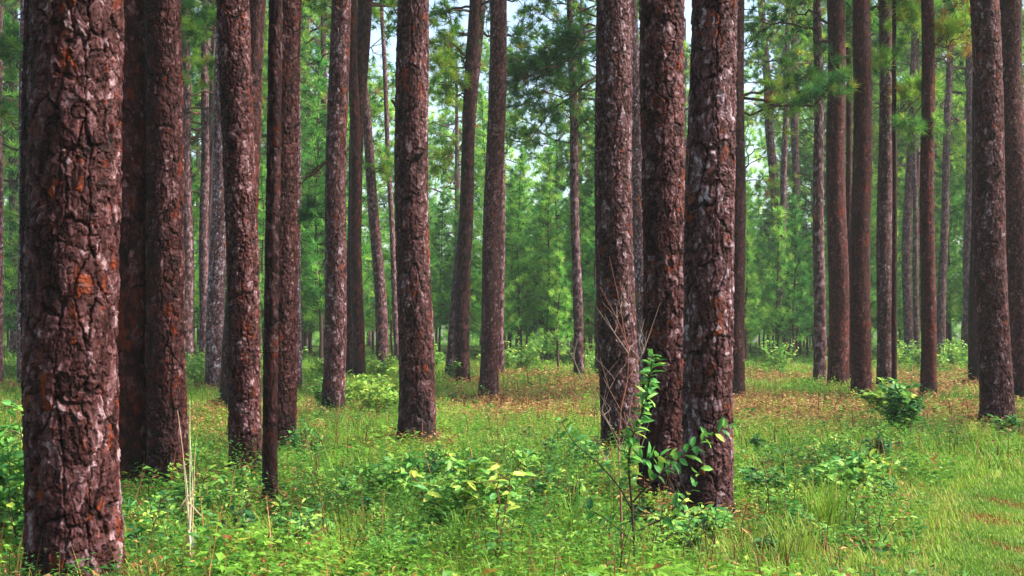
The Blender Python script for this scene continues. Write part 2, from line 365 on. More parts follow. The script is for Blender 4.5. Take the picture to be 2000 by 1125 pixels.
def limb(wood, tufts, p0, d, L, r, r0, ntw=9, rise=.25, twl=.5, dens=1.0):
    """one crooked limb with twigs; appends tuft points (pos, dir)"""
    end = p0 + d*L + np.array([0, 0, rise*L])
    P = crooked(p0, end, 9, .55, r, -.12); tube(wood, P, np.linspace(r0, r0*.25, 9), 5, r.uniform(.1, .6))
    for q in range(int(ntw*dens)):
        t = r.uniform(.3, 1)**.8; i = min(int(t*8), 7); f = t*8-i; b = P[i]*(1-f)+P[i+1]*f
        dd = unit(d*.7 + r.normal(size=3)*.75 + [0, 0, .15]); l = twl*r.uniform(.5, 1.3)
        T = crooked(b, b+dd*l, 5, .5, r, -.1); tube(wood, T, np.linspace(r0*.28, r0*.12, 5), 4, r.uniform(0, .7))
        ax = unit(T[-1]-T[-2] + [0, 0, .1]); tufts.append((T[-1], ax))
        for _ in range(r.integers(1, 3)):
            j = r.integers(1, 4); d2 = unit(ax+r.normal(size=3)*.8+[0, 0, .3]); e = T[j]+d2*l*.45
            tube(wood, np.array([T[j], (T[j]+e)/2+r.normal(size=3)*.02, e]), [r0*.16, r0*.13, r0*.1], 4, .4); tufts.append((e, d2))
    tufts.append((P[-1], unit(P[-1]-P[-2])))

def crown(seed, H=8.5, R=3.0, nl=20, kind='old', nn=38, W=.026):
    r = np.random.default_rng(seed); wood = Bag(); tu = []
    for q in range(nl):
        t = (q+r.uniform(0, .9))/nl; z = t*H*.93; a = q*2.4 + r.uniform(-.5, .5)
        prof = math.sin(PI*(.18+.75*t))**.8; L = R*prof*r.uniform(.55, 1.1)
        d = np.array([math.cos(a), math.sin(a), 0.]); limb(wood, tu, np.array([0, 0, z]), d, L, r, .045*(1-.6*t)+.01, 9, r.uniform(-.1, .4)+.35*t, .75)
    P = np.array([p for p, _ in tu]); D = np.array([d for _, d in tu]); bag = Bag()
    tint = np.clip(r.beta(2, 2, len(P))*.8 + .1*(P[:, 2]/H), 0, .95); tint[r.random(len(P)) < .03] = 1.0
    needles(bag, P, D, nn, .30, W, r, .8, .3, tint)
    return wood.mesh('limbs'), bag.mesh('crown')

def young(seed, H=9., R=1.5, nn=26, W=.032):
    r = np.random.default_rng(seed); wood = Bag(); tu = []
    P = crooked(np.zeros(3), np.array([r.normal()*.2, r.normal()*.2, H]), 14, .05, r); tr = Bag(); tube(tr, P, np.linspace(.075, .015, 14), 7, .3)
    nw = int(H/.42)
    for q in range(nw):
        z = H*(.16 + .82*q/nw); t = z/H
        for b in range(r.integers(4, 7)):
            a = r.uniform(0, 2*PI); L = R*(1.1-t)**.8*r.uniform(.5, 1.15); d = np.array([math.cos(a), math.sin(a), 0.])
            c = np.array([np.interp(z, P[:, 2], P[:, 0]), np.interp(z, P[:, 2], P[:, 1]), z])
            e = c+d*L+[0, 0, L*r.uniform(.25, .8)]; Q = np.array([c, c*.5+e*.5+[0, 0, -.12*L], e]); tube(wood, Q, [.018, .012, .007], 4, .3)
            for tt in np.arange(.35, 1.01, .30/max(L, .3)):
                pt = c*(1-tt)+e*tt+[0, 0, -.1*L*math.sin(PI*tt)]; tu.append((pt+r.normal(size=3)*.05, unit(d+[0, 0, .8]+r.normal(size=3)*.4)))
    tu.append((P[-1], np.array([0, 0, 1.])))
    PP = np.array([p for p, _ in tu]); D = np.array([d for _, d in tu]); bag = Bag()
    needles(bag, PP, D, nn, .40, W, r, .7, .15, np.clip(r.beta(2, 2, len(PP)), 0, 1))
    return tr.mesh('trunk', True), wood.mesh('limbs'), bag.mesh('crown')

CROWNS = [crown(11+i, H=8+i*.6, R=2.7+.25*i, nl=28+i) for i in range(5)]
YOUNGS = [young(31+i, H=7.+i*1.1, R=1.35+.12*i) for i in range(5)]
FARTRUNKS = []
for i in range(5):
    r = np.random.default_rng(60+i); lean = r.normal(size=2)*.5
    FARTRUNKS.append(trunk_mesh('trunk', [(-.3,0,0),(7,lean[0]*.5,lean[1]*.5),(22,lean[0],lean[1])], [(-.3,.27),(2,.25),(12,.19),(22,.05)], 1, .12, 60+i, (.12,.3), .01))

def add_crown(root, x, y, z, s, rot, k):
    li, cr = CROWNS[k % 5]
    c = obj('crown', cr, M_NEEDLE, root); l = obj('limbs', li, M_TWIG, root)
    for o in (c, l): o.location = (x, y, z); o.scale = (s, s, s); o.rotation_euler = (0, 0, rot)
    return c, l

def branch(root, Yd, start, end, seed, n=1, ntw=12, L=.26, nn=60, W=.006, r0=.03, twl=.35, tint=(.1,.6), droop=.25, bare=False, rise=-.02):
    """a low bough on a named tree, from photo point to photo point at the tree's depth"""
    r = np.random.default_rng(seed); wood = Bag(); tu = []; bag = Bag()
    base = np.array(root.location)
    for q in range(n):
        jit = r.normal(size=3)*[.0, .25, 0]
        p0 = np.array(lift(*start, Yd))-base; p1 = np.array(lift(*end, Yd))+jit+r.normal(size=3)*[.25, .3, .2]*(q > 0)-base
        d = p1-p0; Ln = np.linalg.norm(d)
        limb(wood, tu, p0, d/Ln, Ln, r, r0, ntw, rise, twl)
    b = obj('branch', wood.mesh('branch'), M_TWIG, root)
    if not bare:
        P = np.array([p for p, _ in tu]); D = np.array([d for _, d in tu])
        t = r.uniform(*tint, len(P)); t[r.random(len(P)) < .05] = .97
        needles(bag, P, D, nn, L, W, r, .75, droop, t, True)
        obj('needles', bag.mesh('needles'), M_NEEDLE, b)
    return b

# name label, foot x, foot row, foot width, x at the frame top, width there, redness, optional mid (x, row), crown?
TREES = {
'front':   ('massive pine trunk with peeling purplish bark plates, nearest of all on the left', 152,1134,180, 144,174, .35, None),
'peek':    ('dark pine trunk mostly hidden behind the massive nearest trunk', 102,1025,112, 103,104, .5, None),
'second':  ('dark reddish pine trunk squeezed between the massive nearest trunk and its right neighbour', 254,952,86, 244,78, .75, None),
'third':   ('dark scaly pine trunk with dry stalks before its foot, right of the nearest trunk pair', 331,955,80, 314,66, .45, None),
'palea':   ('pale violet distant pine with two side limbs, left of the leaning trunk pair', 368,719,26, 361,17, .1, None),
'paleb':   ('thin pale distant pine just right of the pale violet one', 398,719,21, 401,13, .1, None),
'grey':    ('grey brown pine leaning right behind the brown pine with a forked-looking foot', 419,758,38, 437,24, .15, None),
'behind8': ('purplish pine leaning right behind the brown pine, its top showing between two trunks', 453,793,52, 505,36, .3, None),
'eight':   ('brown pine with long peeling plates leaning slightly left, hiding a purplish trunk', 482,932,64, 456,62, .35, None),
'slim':    ('slim nearly black pine stem standing before a wider dark red trunk', 527,990,29, 537,27, .3, None),
'ten':     ('dark red pine trunk directly behind the slim nearly black stem', 547,872,58, 561,56, .45, None),
'thin10':  ('narrow grey stem showing along the right edge of the dark red trunk', 580,763,20, 578,15, .1, None),
'eleven':  ('rough grey flecked pine with light green shrubs at its foot', 650,806,45, 664,38, .3, None),
'twelvea': ('slanting dark topped pine leaning right, beside the rough grey flecked pine', 684,735,27, 712,29, .3, (694,330)),
'twelveb': ('reddish far pine crossing behind the slanting dark topped pine', 701,737,25, 688,18, .6, None),
'lean':    ('slender pine leaning left, left of the stout scaly pine in the clearing', 748,724,26, 694,14, .2, (737,480)),
'thinfar': ('very thin pale distant pine just left of the stout scaly pine', 777,712,12, 745,8, .1, None),
'fifteen': ('stout scaly pine standing alone with small leafy sprigs at its foot', 813,862,74, 804,60, .25, None),
'sixteen': ('far pine leaning right behind a straighter trunk, left half of the clearing', 881,736,26, 941,15, .2, None),
'seventeen':('slim pine with green needle tufts on its upper stem, crossing a leaning trunk', 903,746,32, 927,22, .3, (906,480)),
'eighteen':('even grey brown pine at the left edge of the brown clearing', 953,777,38, 975,33, .3, None),
'eighteenb':('thin pine hidden behind the right edge of the pine at the brown clearing', 977,730,17, 980,14, .2, None),
'clear':   ('lone slender grey pine before the dense green thicket of young pines', 1131,733,21, 1114,13, .05, None),
'twenty':  ('grey scaly pine with dead twigs crossing its foot, leftmost of the big central three', 1212,882,78, 1195,70, .15, None),
'twentyb': ('narrow dark far pine left of the foot of the grey scaly central pine', 1170,733,18, 1186,14, .2, None),
'twentyc': ('far purplish pine seen in the gap between two of the big central trunks', 1262,760,32, 1231,24, .2, None),
'twone':   ('dark red brown pine, middle one of the big central three', 1293,966,88, 1298,86, .4, None),
'twtwo':   ('large pine with bright grey and orange flaking plates, rightmost of the central three', 1376,1008,100, 1401,90, .3, None),
'twthree': ('dark red pine half hidden behind the brightest of the central three', 1439,776,34, 1439,30, .5, None),
'pa':      ('pale pine leaning left, leftmost of the slender far group behind the right clearing', 1533,690,22, 1487,13, .1, None),
'pb':      ('straight pale pine, rightmost of the slender far group behind the right clearing', 1557,692,18, 1550,13, .1, None),
'pc':      ('pale pine standing between two others in the slender far group', 1521,697,15, 1541,10, .1, None),
'twseven': ('grey pine just left of the wide rusty pine, its foot in brown litter', 1601,745,26, 1597,16, .15, None),
'tweight': ('wide even rusty brown pine in the group right of the centre', 1638,756,42, 1631,33, .7, None),
'tweightb':('thin dark pine in the gap between the rusty brown pine and the darkest red pine', 1660,742,13, 1657,11, .4, None),
'twnine':  ('darkest red pine with a charred foot standing in brown litter', 1681,778,41, 1684,34, .8, None),
'thirty':  ('pale flecked pine with white resin spots near its foot, right of the darkest red pine', 1727,761,33, 1731,25, .1, None),
'thin31':  ('very thin dark stem with needle tufts, touching the pale flecked pine', 1747,769,11, 1747,8, .6, None),
'thtwo':   ('bent pale pine curving between the thin dark stem and the straight red pine', 1779,706,20, 1792,15, .2, (1768,540)),
'thtwob':  ('thinnest pale stem behind the bent pale pine', 1791,707,12, 1782,9, .1, None),
'ththree': ('straight dark red pine with pale resin streaks near its foot, left of the bare grass', 1813,773,31, 1811,24, .8, None),
'thfour':  ('pale purplish pine leaning right behind the straight dark red pine', 1836,706,18, 1858,12, .1, None),
'thfive':  ('smooth pale pine left of the wide grey pine at the right edge', 1890,709,25, 1899,13, .15, None),
'thsix':   ('dark pine foot showing just left of the wide grey pine at the right', 1904,749,28, 1914,20, .4, None),
'thseven': ('wide grey pine with a broken knot, leaning left near the right edge', 1948,826,66, 1921,54, .3, None),
'theight': ('reddish scaly pine cut by the right edge of the photo', 1997,781,52, 1971,45, .5, None),
'edgea':   ('pale pine cut by the left edge of the photo', 0,752,16, -2,12, .1, None),
'edgeb':   ('dark bluish far pine between the left edge and the nearest trunk', 26,694,16, 29,11, .1, None),
'edgec':   ('grey far pine running along the left side of the nearest trunk', 42,757,18, 46,13, .1, None),
}
ROOT = {}
for idx, (key, (label, xb, yb, wb, xt, wt, red, mid)) in enumerate(TREES.items()):
    r = np.random.default_rng(500+idx)
    x, Y, z0 = at_row(xb, yb+.075*(yb-670))   # the growth hides the lowest decimetre
    s = Y/F
    ztop = CAM_H + 670*s - z0; zb = max(.3, .0)
    H = max(18 + r.uniform(0, 5), ztop+2); small = wb*s < .28
    if small: H = max(ztop+1.5, 9 + r.uniform(0, 3))
    slope = (xt-xb)*s/ztop; H2 = H
    path = [(-.3, -slope*.3, 0)]
    if mid: path.append((CAM_H-(mid[1]-670)*s-z0, (mid[0]-xb)*s, 0))
    path += [(ztop, (xt-xb)*s, 0), (H2, (xt-xb)*s + slope*.5*(H2-ztop), r.normal()*.2)]
    # smooth the controls
    pz, pxx, pyy = map(np.array, zip(*path)); zz = np.linspace(pz[0], pz[-1], 24)
    sx = np.interp(zz, pz, pxx); sy = np.interp(zz, pz, pyy)
    for _ in range(2): sx[1:-1] = (sx[:-2]+2*sx[1:-1]+sx[2:])/4
    wv = .12*wb*s; sx = sx + wv*np.sin(zz*.9+r.uniform(0, 6))*np.clip(zz, 0, 1)*.5; 
    path = list(zip(zz, sx, sy))
    rb, rt = wb*s/2*.96, wt*s/2*.97
    rad = [(-.3, rb), (.2, rb), (ztop, rt), (H2, max(rt*.25, .02) if H2 > ztop+3 else rt*.6)]
    res = max(.0050, Y*.00050) if Y < 30 else Y*.0007
    root = empty('pine_tree', (x, Y, z0)); tag(root, label, 'pine tree')
    d = wb*s
    pl = (.056, .098) if d > .3 else (.045, .085)
    if Y < 11: pl = (.070, .125)
    vs = (.82, 1.0, 1.22, .92, 1.12)[idx % 5] if Y > 11 else 1.
    pl = (pl[0]*vs, pl[1]*vs)
    me = trunk_mesh('trunk', path, rad, ztop+.4, res, 900+idx, pl, .030 if Y < 11 else (.026 if d > .3 else .012), 1.1 if key != 'front' else .4)
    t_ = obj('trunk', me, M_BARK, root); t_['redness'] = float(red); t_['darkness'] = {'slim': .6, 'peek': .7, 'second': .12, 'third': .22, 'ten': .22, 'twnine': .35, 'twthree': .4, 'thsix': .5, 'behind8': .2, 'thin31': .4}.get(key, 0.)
    t_['paleness'] = {'twtwo': .2, 'front': .06, 'eleven': .2, 'thirty': .22, 'twenty': .10, 'eighteen': .10, 'thseven': .07, 'seventeen': .12, 'twone': .06, 'eight': .04, 'fifteen': .08}.get(key, .9 if red <= .2 else 0.)  # pale bark lifted to offset crown shade; far stems carry painted-in haze
    ROOT[key] = (root, Y, path, rad, H2)
    # crown high up on the same stem
    cs = .85+.3*r.random() if not small else .42
    ch = (7.5 if not small else 3.6)*cs/.9
    zc = H2-ch*.9
    add_crown(root, float(np.interp(zc, zz, sx)), float(np.interp(zc, zz, sy)), zc, cs*.95, r.uniform(0, 6.3), idx)

# broken branch stubs and knots on the stems
sb = Bag(); r = np.random.default_rng(17)
tube(sb, [(-.05,0,0),(.015,0,.003),(.05,.004,.012),(.10,.0,.03)], [.055,.034,.020,.013], 8, .25); STUB = sb.mesh('branch_stub', True)
for key, (root, Y, path, rad, H2) in ROOT.items():
    if Y < 16 or Y > 60: continue
    pz, pxx, pyy = map(np.array, zip(*path)); rz, rr = map(np.array, zip(*rad)); ztop = CAM_H+670*Y/F
    for q in range(r.integers(1, 4)):
        z = r.uniform(1.8, ztop+1); a = r.uniform(PI, 2*PI); R_ = float(np.interp(z, rz, rr))*.97; k = r.uniform(.6, 1.5)*min(1, R_/.16)
        o = obj('branch_stub', STUB, M_TWIG, root); o.location = (float(np.interp(z, pz, pxx))+R_*math.cos(a), float(np.interp(z, pz, pyy))+R_*math.sin(a), z)
        o.rotation_euler = (0, -r.uniform(-.3, .5), a); o.scale = (k, k, k)

# low boughs the photo shows
def bough(key, start, end, seed, **kw):
    root, Y = ROOT[key][:2]; return branch(root, Y, start, end, seed, **kw)
bough('twentyc', (1232,20), (1040,150), 1, n=3, ntw=22, W=.010, L=.30, nn=70, r0=.05, twl=.7, tint=(0,.45), rise=-.03)
bough('twentyc', (1235,90), (1035,235), 2, n=2, ntw=16, W=.010, L=.30, nn=70, r0=.04, twl=.6, tint=(0,.5), rise=-.05)
bough('twthree', (1440,190), (1590,175), 3, n=2, ntw=14, W=.010, L=.30, nn=60, r0=.04, twl=.6, tint=(.1,.6))
bough('twthree', (1440,230), (1530,190), 4, n=1, ntw=10, W=.010, L=.30, nn=60, r0=.04, twl=.5, tint=(.1,.7))
bough('pb', (1553,390), (1510,345), 5, n=2, ntw=10, W=.016, L=.34, nn=50, r0=.04, twl=.8, tint=(.4,.8))
bough('thin31', (1747,30), (1790,20), 6, n=2, ntw=12, W=.010, L=.30, nn=60, r0=.02, twl=.6, tint=(.3,.85))
bough('thin31', (1747,140), (1700,110), 7, n=2, ntw=10, W=.010, L=.30, nn=60, r0=.02, twl=.6, tint=(.2,.8))
bough('thin31', (1747,220), (1790,190), 8, n=2, ntw=10, W=.010, L=.30, nn=60, r0=.02, twl=.5, tint=(.3,.8))
bough('ththree', (1812,110), (1870,70), 9, n=2, ntw=12, W=.010, L=.30, nn=60, r0=.03, twl=.6, tint=(.3,.9))
bough('ththree', (1810,190), (1765,230), 10, n=1, ntw=10, W=.010, L=.30, nn=60, r0=.025, twl=.5, tint=(.2,.7))
bough('thfour', (1853,230), (1895,290), 11, n=2, ntw=10, W=.014, L=.32, nn=50, r0=.03, twl=.8, tint=(.5,1))
bough('seventeen', (921,120), (860,60), 12, n=2, ntw=10, W=.011, L=.28, nn=60, r0=.03, twl=.6, tint=(.4,.9))
bough('seventeen', (917,190), (855,150), 13, n=2, ntw=12, W=.011, L=.28, nn=60, r0=.03, twl=.6, tint=(.4,.95))
bough('seventeen', (914,260), (860,330), 14, n=1, ntw=9, W=.011, L=.28, nn=60, r0=.025, twl=.5, tint=(.4,.95))
bough('lean', (712,330), (765,340), 15, n=2, ntw=10, W=.013, L=.30, nn=50, r0=.03, twl=.7, tint=(.4,.95))
bough('eleven', (650,300), (590,345), 16, n=2, ntw=6, r0=.028, twl=.45, bare=True)
bough('eleven', (645,430), (595,415), 17, n=1, ntw=8, W=.008, L=.2, nn=40, r0=.018, twl=.35, tint=(0,.2))
bough('grey', (437,60), (370,60), 18, n=2, ntw=12, W=.010, L=.28, nn=60, r0=.03, twl=.6, tint=(.2,.9))
bough('grey', (436,110), (385,130), 19, n=1, ntw=8, W=.010, L=.28, nn=60, r0=.025, twl=.5, tint=(.4,1))
bough('palea', (366,280), (400,250), 20, n=2, ntw=3, r0=.05, twl=.5, bare=True)
bough('edgec', (46,150), (5,90), 21, n=2, ntw=14, W=.012, L=.28, nn=60, r0=.03, twl=.6, tint=(.1,.6))
bough('edgec', (46,260), (5,220), 22, n=2, ntw=12, W=.012, L=.28, nn=60, r0=.03, twl=.6, tint=(.1,.7))
bough('clear', (1116,180), (1075,150), 23, n=2, ntw=8, W=.014, L=.30, nn=50, r0=.03, twl=.6, tint=(.2,.6))
bough('clear', (1118,255), (1170,225), 24, n=2, ntw=6, W=.014, L=.28, nn=40, r0=.03, twl=.6, tint=(.2,.6))

# ------------------------------------------------------------------ background trees
def mature(x, y, s, k, rot, label, group):
    root = empty('pine_tree', (x, y, float(ground(x, y)))); root.rotation_euler = (0, 0, rot); root.scale = (s, s, s)
    tag(root, label, 'pine tree', group)
    t_ = obj('trunk', FARTRUNKS[k % 5], M_BARK, root); t_['redness'] = .15; t_['darkness'] = 0.; t_['paleness'] = 1.0  # haze on the distant stems is put into the bark colour
    me = FARTRUNKS[k % 5]; zc = 10.5 if k % 3 else 7.5
    r = np.random.default_rng(60+k % 5); lean = r.normal(size=2)*.5
    add_crown(root, lean[0]*.6, lean[1]*.6, zc, 1.5, rot*2.7, k+int(rot*3))
def sapling(x, y, s, k, rot, label, group):
    root = empty('young_pine', (x, y, float(ground(x, y)))); root.rotation_euler = (0, 0, rot); root.scale = (s, s, s)
    tag(root, label, 'young pine', group); tr, li, cr = YOUNGS[k % 5]
    obj('trunk', tr, M_TWIG, root); obj('limbs', li, M_TWIG, root); obj('crown', cr, M_YOUNG, root)

r = np.random.default_rng(77); pts = []
def free(x, y, dmin):
    if any((x-a)**2+(y-b)**2 < dmin*dmin for a, b in pts): return False
    pts.append((x, y)); return True
def gap(px, y):   # the openings through which the photo shows sky
    return 985 < px < 1112 or 1455 < px < 1490 or 1925 < px < 1950
n = 0
for _ in range(4000):
    if n >= 74: break
    y = 62 + 90*r.random()**.9; px = r.uniform(-260, 2260)
    if gap(px, y): continue
    if 700 < px < 1500 and r.random() < .45: continue
    x = (px-1000)/F*y
    if not free(x, y, 3.4): continue
    side = 'left' if px < 700 else ('middle' if px < 1500 else 'right')
    mature(x, y, r.uniform(.85, 1.12), int(r.integers(0, 50)), r.uniform(0, 6.28),
           f'tall pale trunked pine in the hazy far wood, {side} of the picture', f'tall pines of the far wood, {side}')
    n += 1
pts = []; n = 0
for _ in range(4000):
    if n >= 275: break
    y = 64 + 52*r.random()**1.2; px = r.uniform(-150, 2150)
    dens = 1 if 970 < px < 1600 else .6
    if r.random() > dens: continue
    x = (px-1000)/F*y
    if not free(x, y, 1.1): continue
    s = r.uniform(.7, 1.15) if 970 < px < 1600 else r.uniform(.7, 1.5)
    side = 'left' if px < 700 else ('middle' if px < 1500 else 'right')
    sapling(x, y, s, int(r.integers(0, 50)), r.uniform(0, 6.28),
            f'young bright green pine in the thicket behind the clearing, {side} of the picture', f'young pines of the thicket, {side}')
    n += 1
r = np.random.default_rng(88)
for q in range(34):  # unseen trees of the wood around, added to block sky fill on the trunks
    sd_ = -1 if q % 3 else 1; y = r.uniform(-14, 46); x = sd_*(max(0, y)*.40 + 5 + 20*r.random())
    if sd_ > 0: x += 14
    if q % 2: mature(x, y, r.uniform(.85, 1.1), q, r.uniform(0, 6.28), 'tall pine of the surrounding wood unseen, added to block sky fill', 'pines of the surrounding wood')
    else: sapling(x, y, r.uniform(.7, 1.3), q, r.uniform(0, 6.28), 'young pine of the surrounding wood unseen, added to block sky fill', 'young pines of the surrounding wood')
# nearer named young pines
for (px, row, s, lab) in [(1458,705,.62,'young pine with a feathery plume right behind the dark red central trunk'),
                          (1524,742,.13,'knee high pine seedling in the brown litter behind the right clearing'),
                          (1757,705,.45,'young pine showing between the thin dark stem and the bent pale pine'),
                          (1090,727,.70,'young pine just left of the lone slender grey pine')]:
    x, y, z = at_row(px, row); sapling(x, y, s, px, px, lab, None)

# far wood closing the view: one mass
bag = Bag(); r = np.random.default_rng(5)
n = 11000
px = r.uniform(-500, 2500, n); y = 118+r.random(n)*45; x = (px-1000)/F*y
topz = 19 + 6*vnoise(x*.10, y*.05, 21) + 4*vnoise(x*.4, y*.1, 22) - 5*np.exp(-((px-1040)/110)**2)
z = ground(x, y) + np.where(r.random(n) < .25, 3.5*r.random(n), topz*r.random(n)**1.0)
P = np.stack([x, y, z], -1); D = unit(r.normal(size=(n, 3))+[0, 0, .8])
needles(bag, P, D, 34, .85, .10, r, .9, .1, np.clip(r.beta(2, 2, n)*.7+.3*vnoise(x*.3, z*.3, 23), 0, 1))
tag(obj('far_wood', bag.mesh('far_wood'), M_FAR), 'dense mass of far foliage closing the view', 'forest', kind='stuff')

# ------------------------------------------------------------------ ground cover
TR = np.array([(v[0].location.x, v[0].location.y, v[3][0][1]) for v in ROOT.values()])
def scatter(n, y0, y1, power, seed, half=.42, pad=3.0):
    r = np.random.default_rng(seed)
    y = (y0**(1-power) + r.random(n)*(y1**(1-power)-y0**(1-power)))**(1/(1-power))
    x = r.uniform(-1, 1, n)*(half*y+pad)
    ok = np.ones(n, bool)
    for a, b, c in TR: ok &= (x-a)**2+(y-b)**2 > (c*.9)**2
    return x[ok], y[ok], r
# grass blades in clumps
x, y, r = scatter(36000, 6.5, 62, 1.35, 41)
pd = path_dist(x, y); onp = np.clip((1.9-pd)/.5, 0, 1); bm = brown_mask(x, y); sm_ = soil_mask(x, y)
keep = r.random(len(x)) > sm_*.85; x, y, onp, bm = x[keep], y[keep], onp[keep], bm[keep]
nb = 12; m = len(x)
hh = (.05+.13*vnoise(x*.9, y*.6, 31)**1.3 + .09*r.random(m)**2)*(1+np.clip(y-12, 0, 25)*.02)*(1-.80*onp)*(1-.35*bm); hh *= np.where(y > 30, 1.0, 1)
cx = x[:, None]+r.normal(0, .055, (m, nb))*(1+y[:, None]/30); cy = y[:, None]+r.normal(0, .055, (m, nb))*(1+y[:, None]/20)
az = r.uniform(0, 2*PI, (m, nb)); le = hh[:, None]*r.uniform(.5, 1.35, (m, nb)); bend = r.uniform(.15, .75, (m, nb))
wd = (.0035+.00042*y[:, None])*r.uniform(.6, 1.3, (m, nb))
patch = vnoise(x*.5+3, y*.3, 33)
ti = np.clip(.27+.60*patch+.12*r.normal(size=m)+.10*onp, 0, .84); ti = np.where(r.random(m) < bm*.6, r.uniform(.8, .97, m), ti)
ti = np.clip(ti[:, None]+r.normal(0, .07, (m, nb)), 0, 1); ti = np.where(r.random((m, nb)) < .035, .95, ti)
cz = ground(cx, cy)
dx, dy = np.cos(az), np.sin(az); sx, sy = -dy*wd/2, dx*wd/2
B = np.stack([cx, cy, cz], -1)
def P3(t, h): return B + np.stack([dx*bend*le*t, dy*bend*le*t, le*h], -1)
sd_ = np.stack([sx, sy, sx*0], -1)
m1, m2, tp = P3(.25, .45), P3(.62, .78), P3(1.05, .92)
V = np.stack([B-sd_*.8, B+sd_*.8, m1-sd_, m1+sd_, m2-sd_*.7, m2+sd_*.7, tp], 2)
k = m*nb; b = np.arange(k)[:, None]*7
Fa = np.concatenate([b+[0,1,3], b+[0,3,2], b+[2,3,5], b+[2,5,4], b+[4,5,6]])
tag(obj('grass', mesh('grass', V.reshape(-1, 3), Fa, {'tint': np.repeat(ti.ravel(), 7)}), M_GRASS), 'mixed green grass growing all over the forest floor', 'grass', kind='stuff')

# close short turf on the track
x, y, r = scatter(90000, 7, 26, 1.2, 47)
pd = path_dist(x, y); keep = (pd < 1.9) & (r.random(len(x)) > soil_mask(x, y)*.72); x, y = x[keep], y[keep]; m = len(x); nb = 12
cx = x[:, None]+r.normal(0, .05, (m, nb)); cy = y[:, None]+r.normal(0, .05, (m, nb)); az = r.uniform(0, 6.28, (m, nb)); le = r.uniform(.02, .055, (m, nb)); wd = r.uniform(.003, .006, (m, nb))*(1+y[:, None]*.04)
B = np.stack([cx, cy, ground(cx, cy)], -1); s2 = np.stack([-np.sin(az)*wd/2, np.cos(az)*wd/2, wd*0], -1); tp = B + np.stack([np.cos(az)*le*.7, np.sin(az)*le*.7, le], -1)
V = np.stack([B-s2, B+s2, tp], 2); ti = np.clip((.22+.42*vnoise(x*1.2, y*.8, 51))[:, None]+r.normal(0, .08, (m, nb)), 0, .8)
tag(obj('short_grass', mesh('short_grass', V.reshape(-1, 3), np.arange(m*nb*3).reshape(-1, 3), {'tint': np.repeat(ti.ravel(), 3)}), M_GRASS), 'short turf covering the track', 'grass', kind='stuff')

# low broad-leaved herbs
x, y, r = scatter(78000, 6.8, 85, 1.35, 43)
pd = path_dist(x, y); bm = brown_mask(x, y); cl = vnoise(x*.7+11, y*.45, 35)
keep = (pd > 1.7) & (r.random(len(x)) < np.clip((cl-.15)*2.6, .12, 1)*(1-.7*bm)); x, y, bm, cl = x[keep], y[keep], bm[keep], cl[keep]
m = len(x); nl = 9; hh = (.05+.38*cl*r.random(m)**1.5)*(1+np.clip(y-12, 0, 40)*.02)
t = np.linspace(.25, 1, nl)[None]*np.ones((m, 1)); az = r.uniform(0, 6.28, (m, 1)) + np.arange(nl)*2.4 + r.normal(0, .3, (m, nl))
la, lb = r.normal(0, .25, (2, m, 1)); hz = hh[:, None]*t
LP = np.stack([x[:, None]+la*hz, y[:, None]+lb*hz, ground(x, y)[:, None]+hz], -1)
A = np.stack([np.cos(az), np.sin(az), r.uniform(-.1, .6, (m, nl))], -1); Nn_ = np.array([0, 0, 1.])+r.normal(0, .3, (m, nl, 3))
ll = (.028+.048*r.random((m, 1))**1.5)*(1+y[:, None]*.018)*r.uniform(.7, 1.2, (m, nl)); ll = ll*(.65+1.0*vnoise(x*1.1+31, y*.8+9, 61)**1.5)[:, None]; ww = ll*r.uniform(.32, .6, (m, 1))
tt = np.clip(.22+.62*vnoise(x*.8+4, y*.5+7, 36)+r.normal(0, .12, m), 0, .93); tt = np.where(r.random(m) < .03+.2*bm, 1, tt)
bag = Bag(); leaves(bag, LP.reshape(-1, 3), A.reshape(-1, 3), Nn_.reshape(-1, 3), ll.ravel(), ww.ravel(), np.clip(tt[:, None]+r.normal(0, .06, (m, nl)), 0, 1).ravel(), full=False)
tag(obj('low_herbs', bag.mesh('low_herbs'), M_HERB), 'low broad leaved herbs mixed through the grass', 'herbs', kind='stuff')

# upright dead stems and stiff dry stalks standing in the growth
x, y, r = scatter(3000, 7.5, 45, 1.3, 49); keep = path_dist(x, y) > 1.9; x, y = x[keep], y[keep]; m = len(x)
h = r.uniform(.15, .55, m)**1.0; wd = (.0016+.00022*y)*r.uniform(.7, 1.6, m); lx, ly = r.normal(0, .14, (2, m)); az = r.uniform(0, 6.28, m)
B = np.stack([x, y, ground(x, y)], -1); s2 = np.stack([np.cos(az)*wd, np.sin(az)*wd, wd*0], -1); s3 = np.stack([-np.sin(az)*wd, np.cos(az)*wd, wd*0], -1)
md_ = B+np.stack([lx*h*.4, ly*h*.4, h*.55], -1); tp = B+np.stack([lx*h*1.2, ly*h*1.2, h], -1)
V = np.stack([B+s2, B-s2*.5+s3, B-s2*.5-s3, md_+s2*.8, md_+(-s2*.5+s3)*.8, md_+(-s2*.5-s3)*.8, tp], 1); b = np.arange(m)[:, None]*7
Fa = np.concatenate([b+[a, (a+1) % 3, 3+(a+1) % 3] for a in range(3)]+[b+[a, 3+(a+1) % 3, 3+a] for a in range(3)]+[b+[3+a, 3+(a+1) % 3, 6] for a in range(3)])
tag(obj('dead_stems', mesh('dead_stems', V.reshape(-1, 3), Fa, {'tint': np.repeat(r.random(m)**2*.8, 7)}), M_BROWN), 'thin dry brown stems standing in the grass', 'dry stems', kind='stuff')

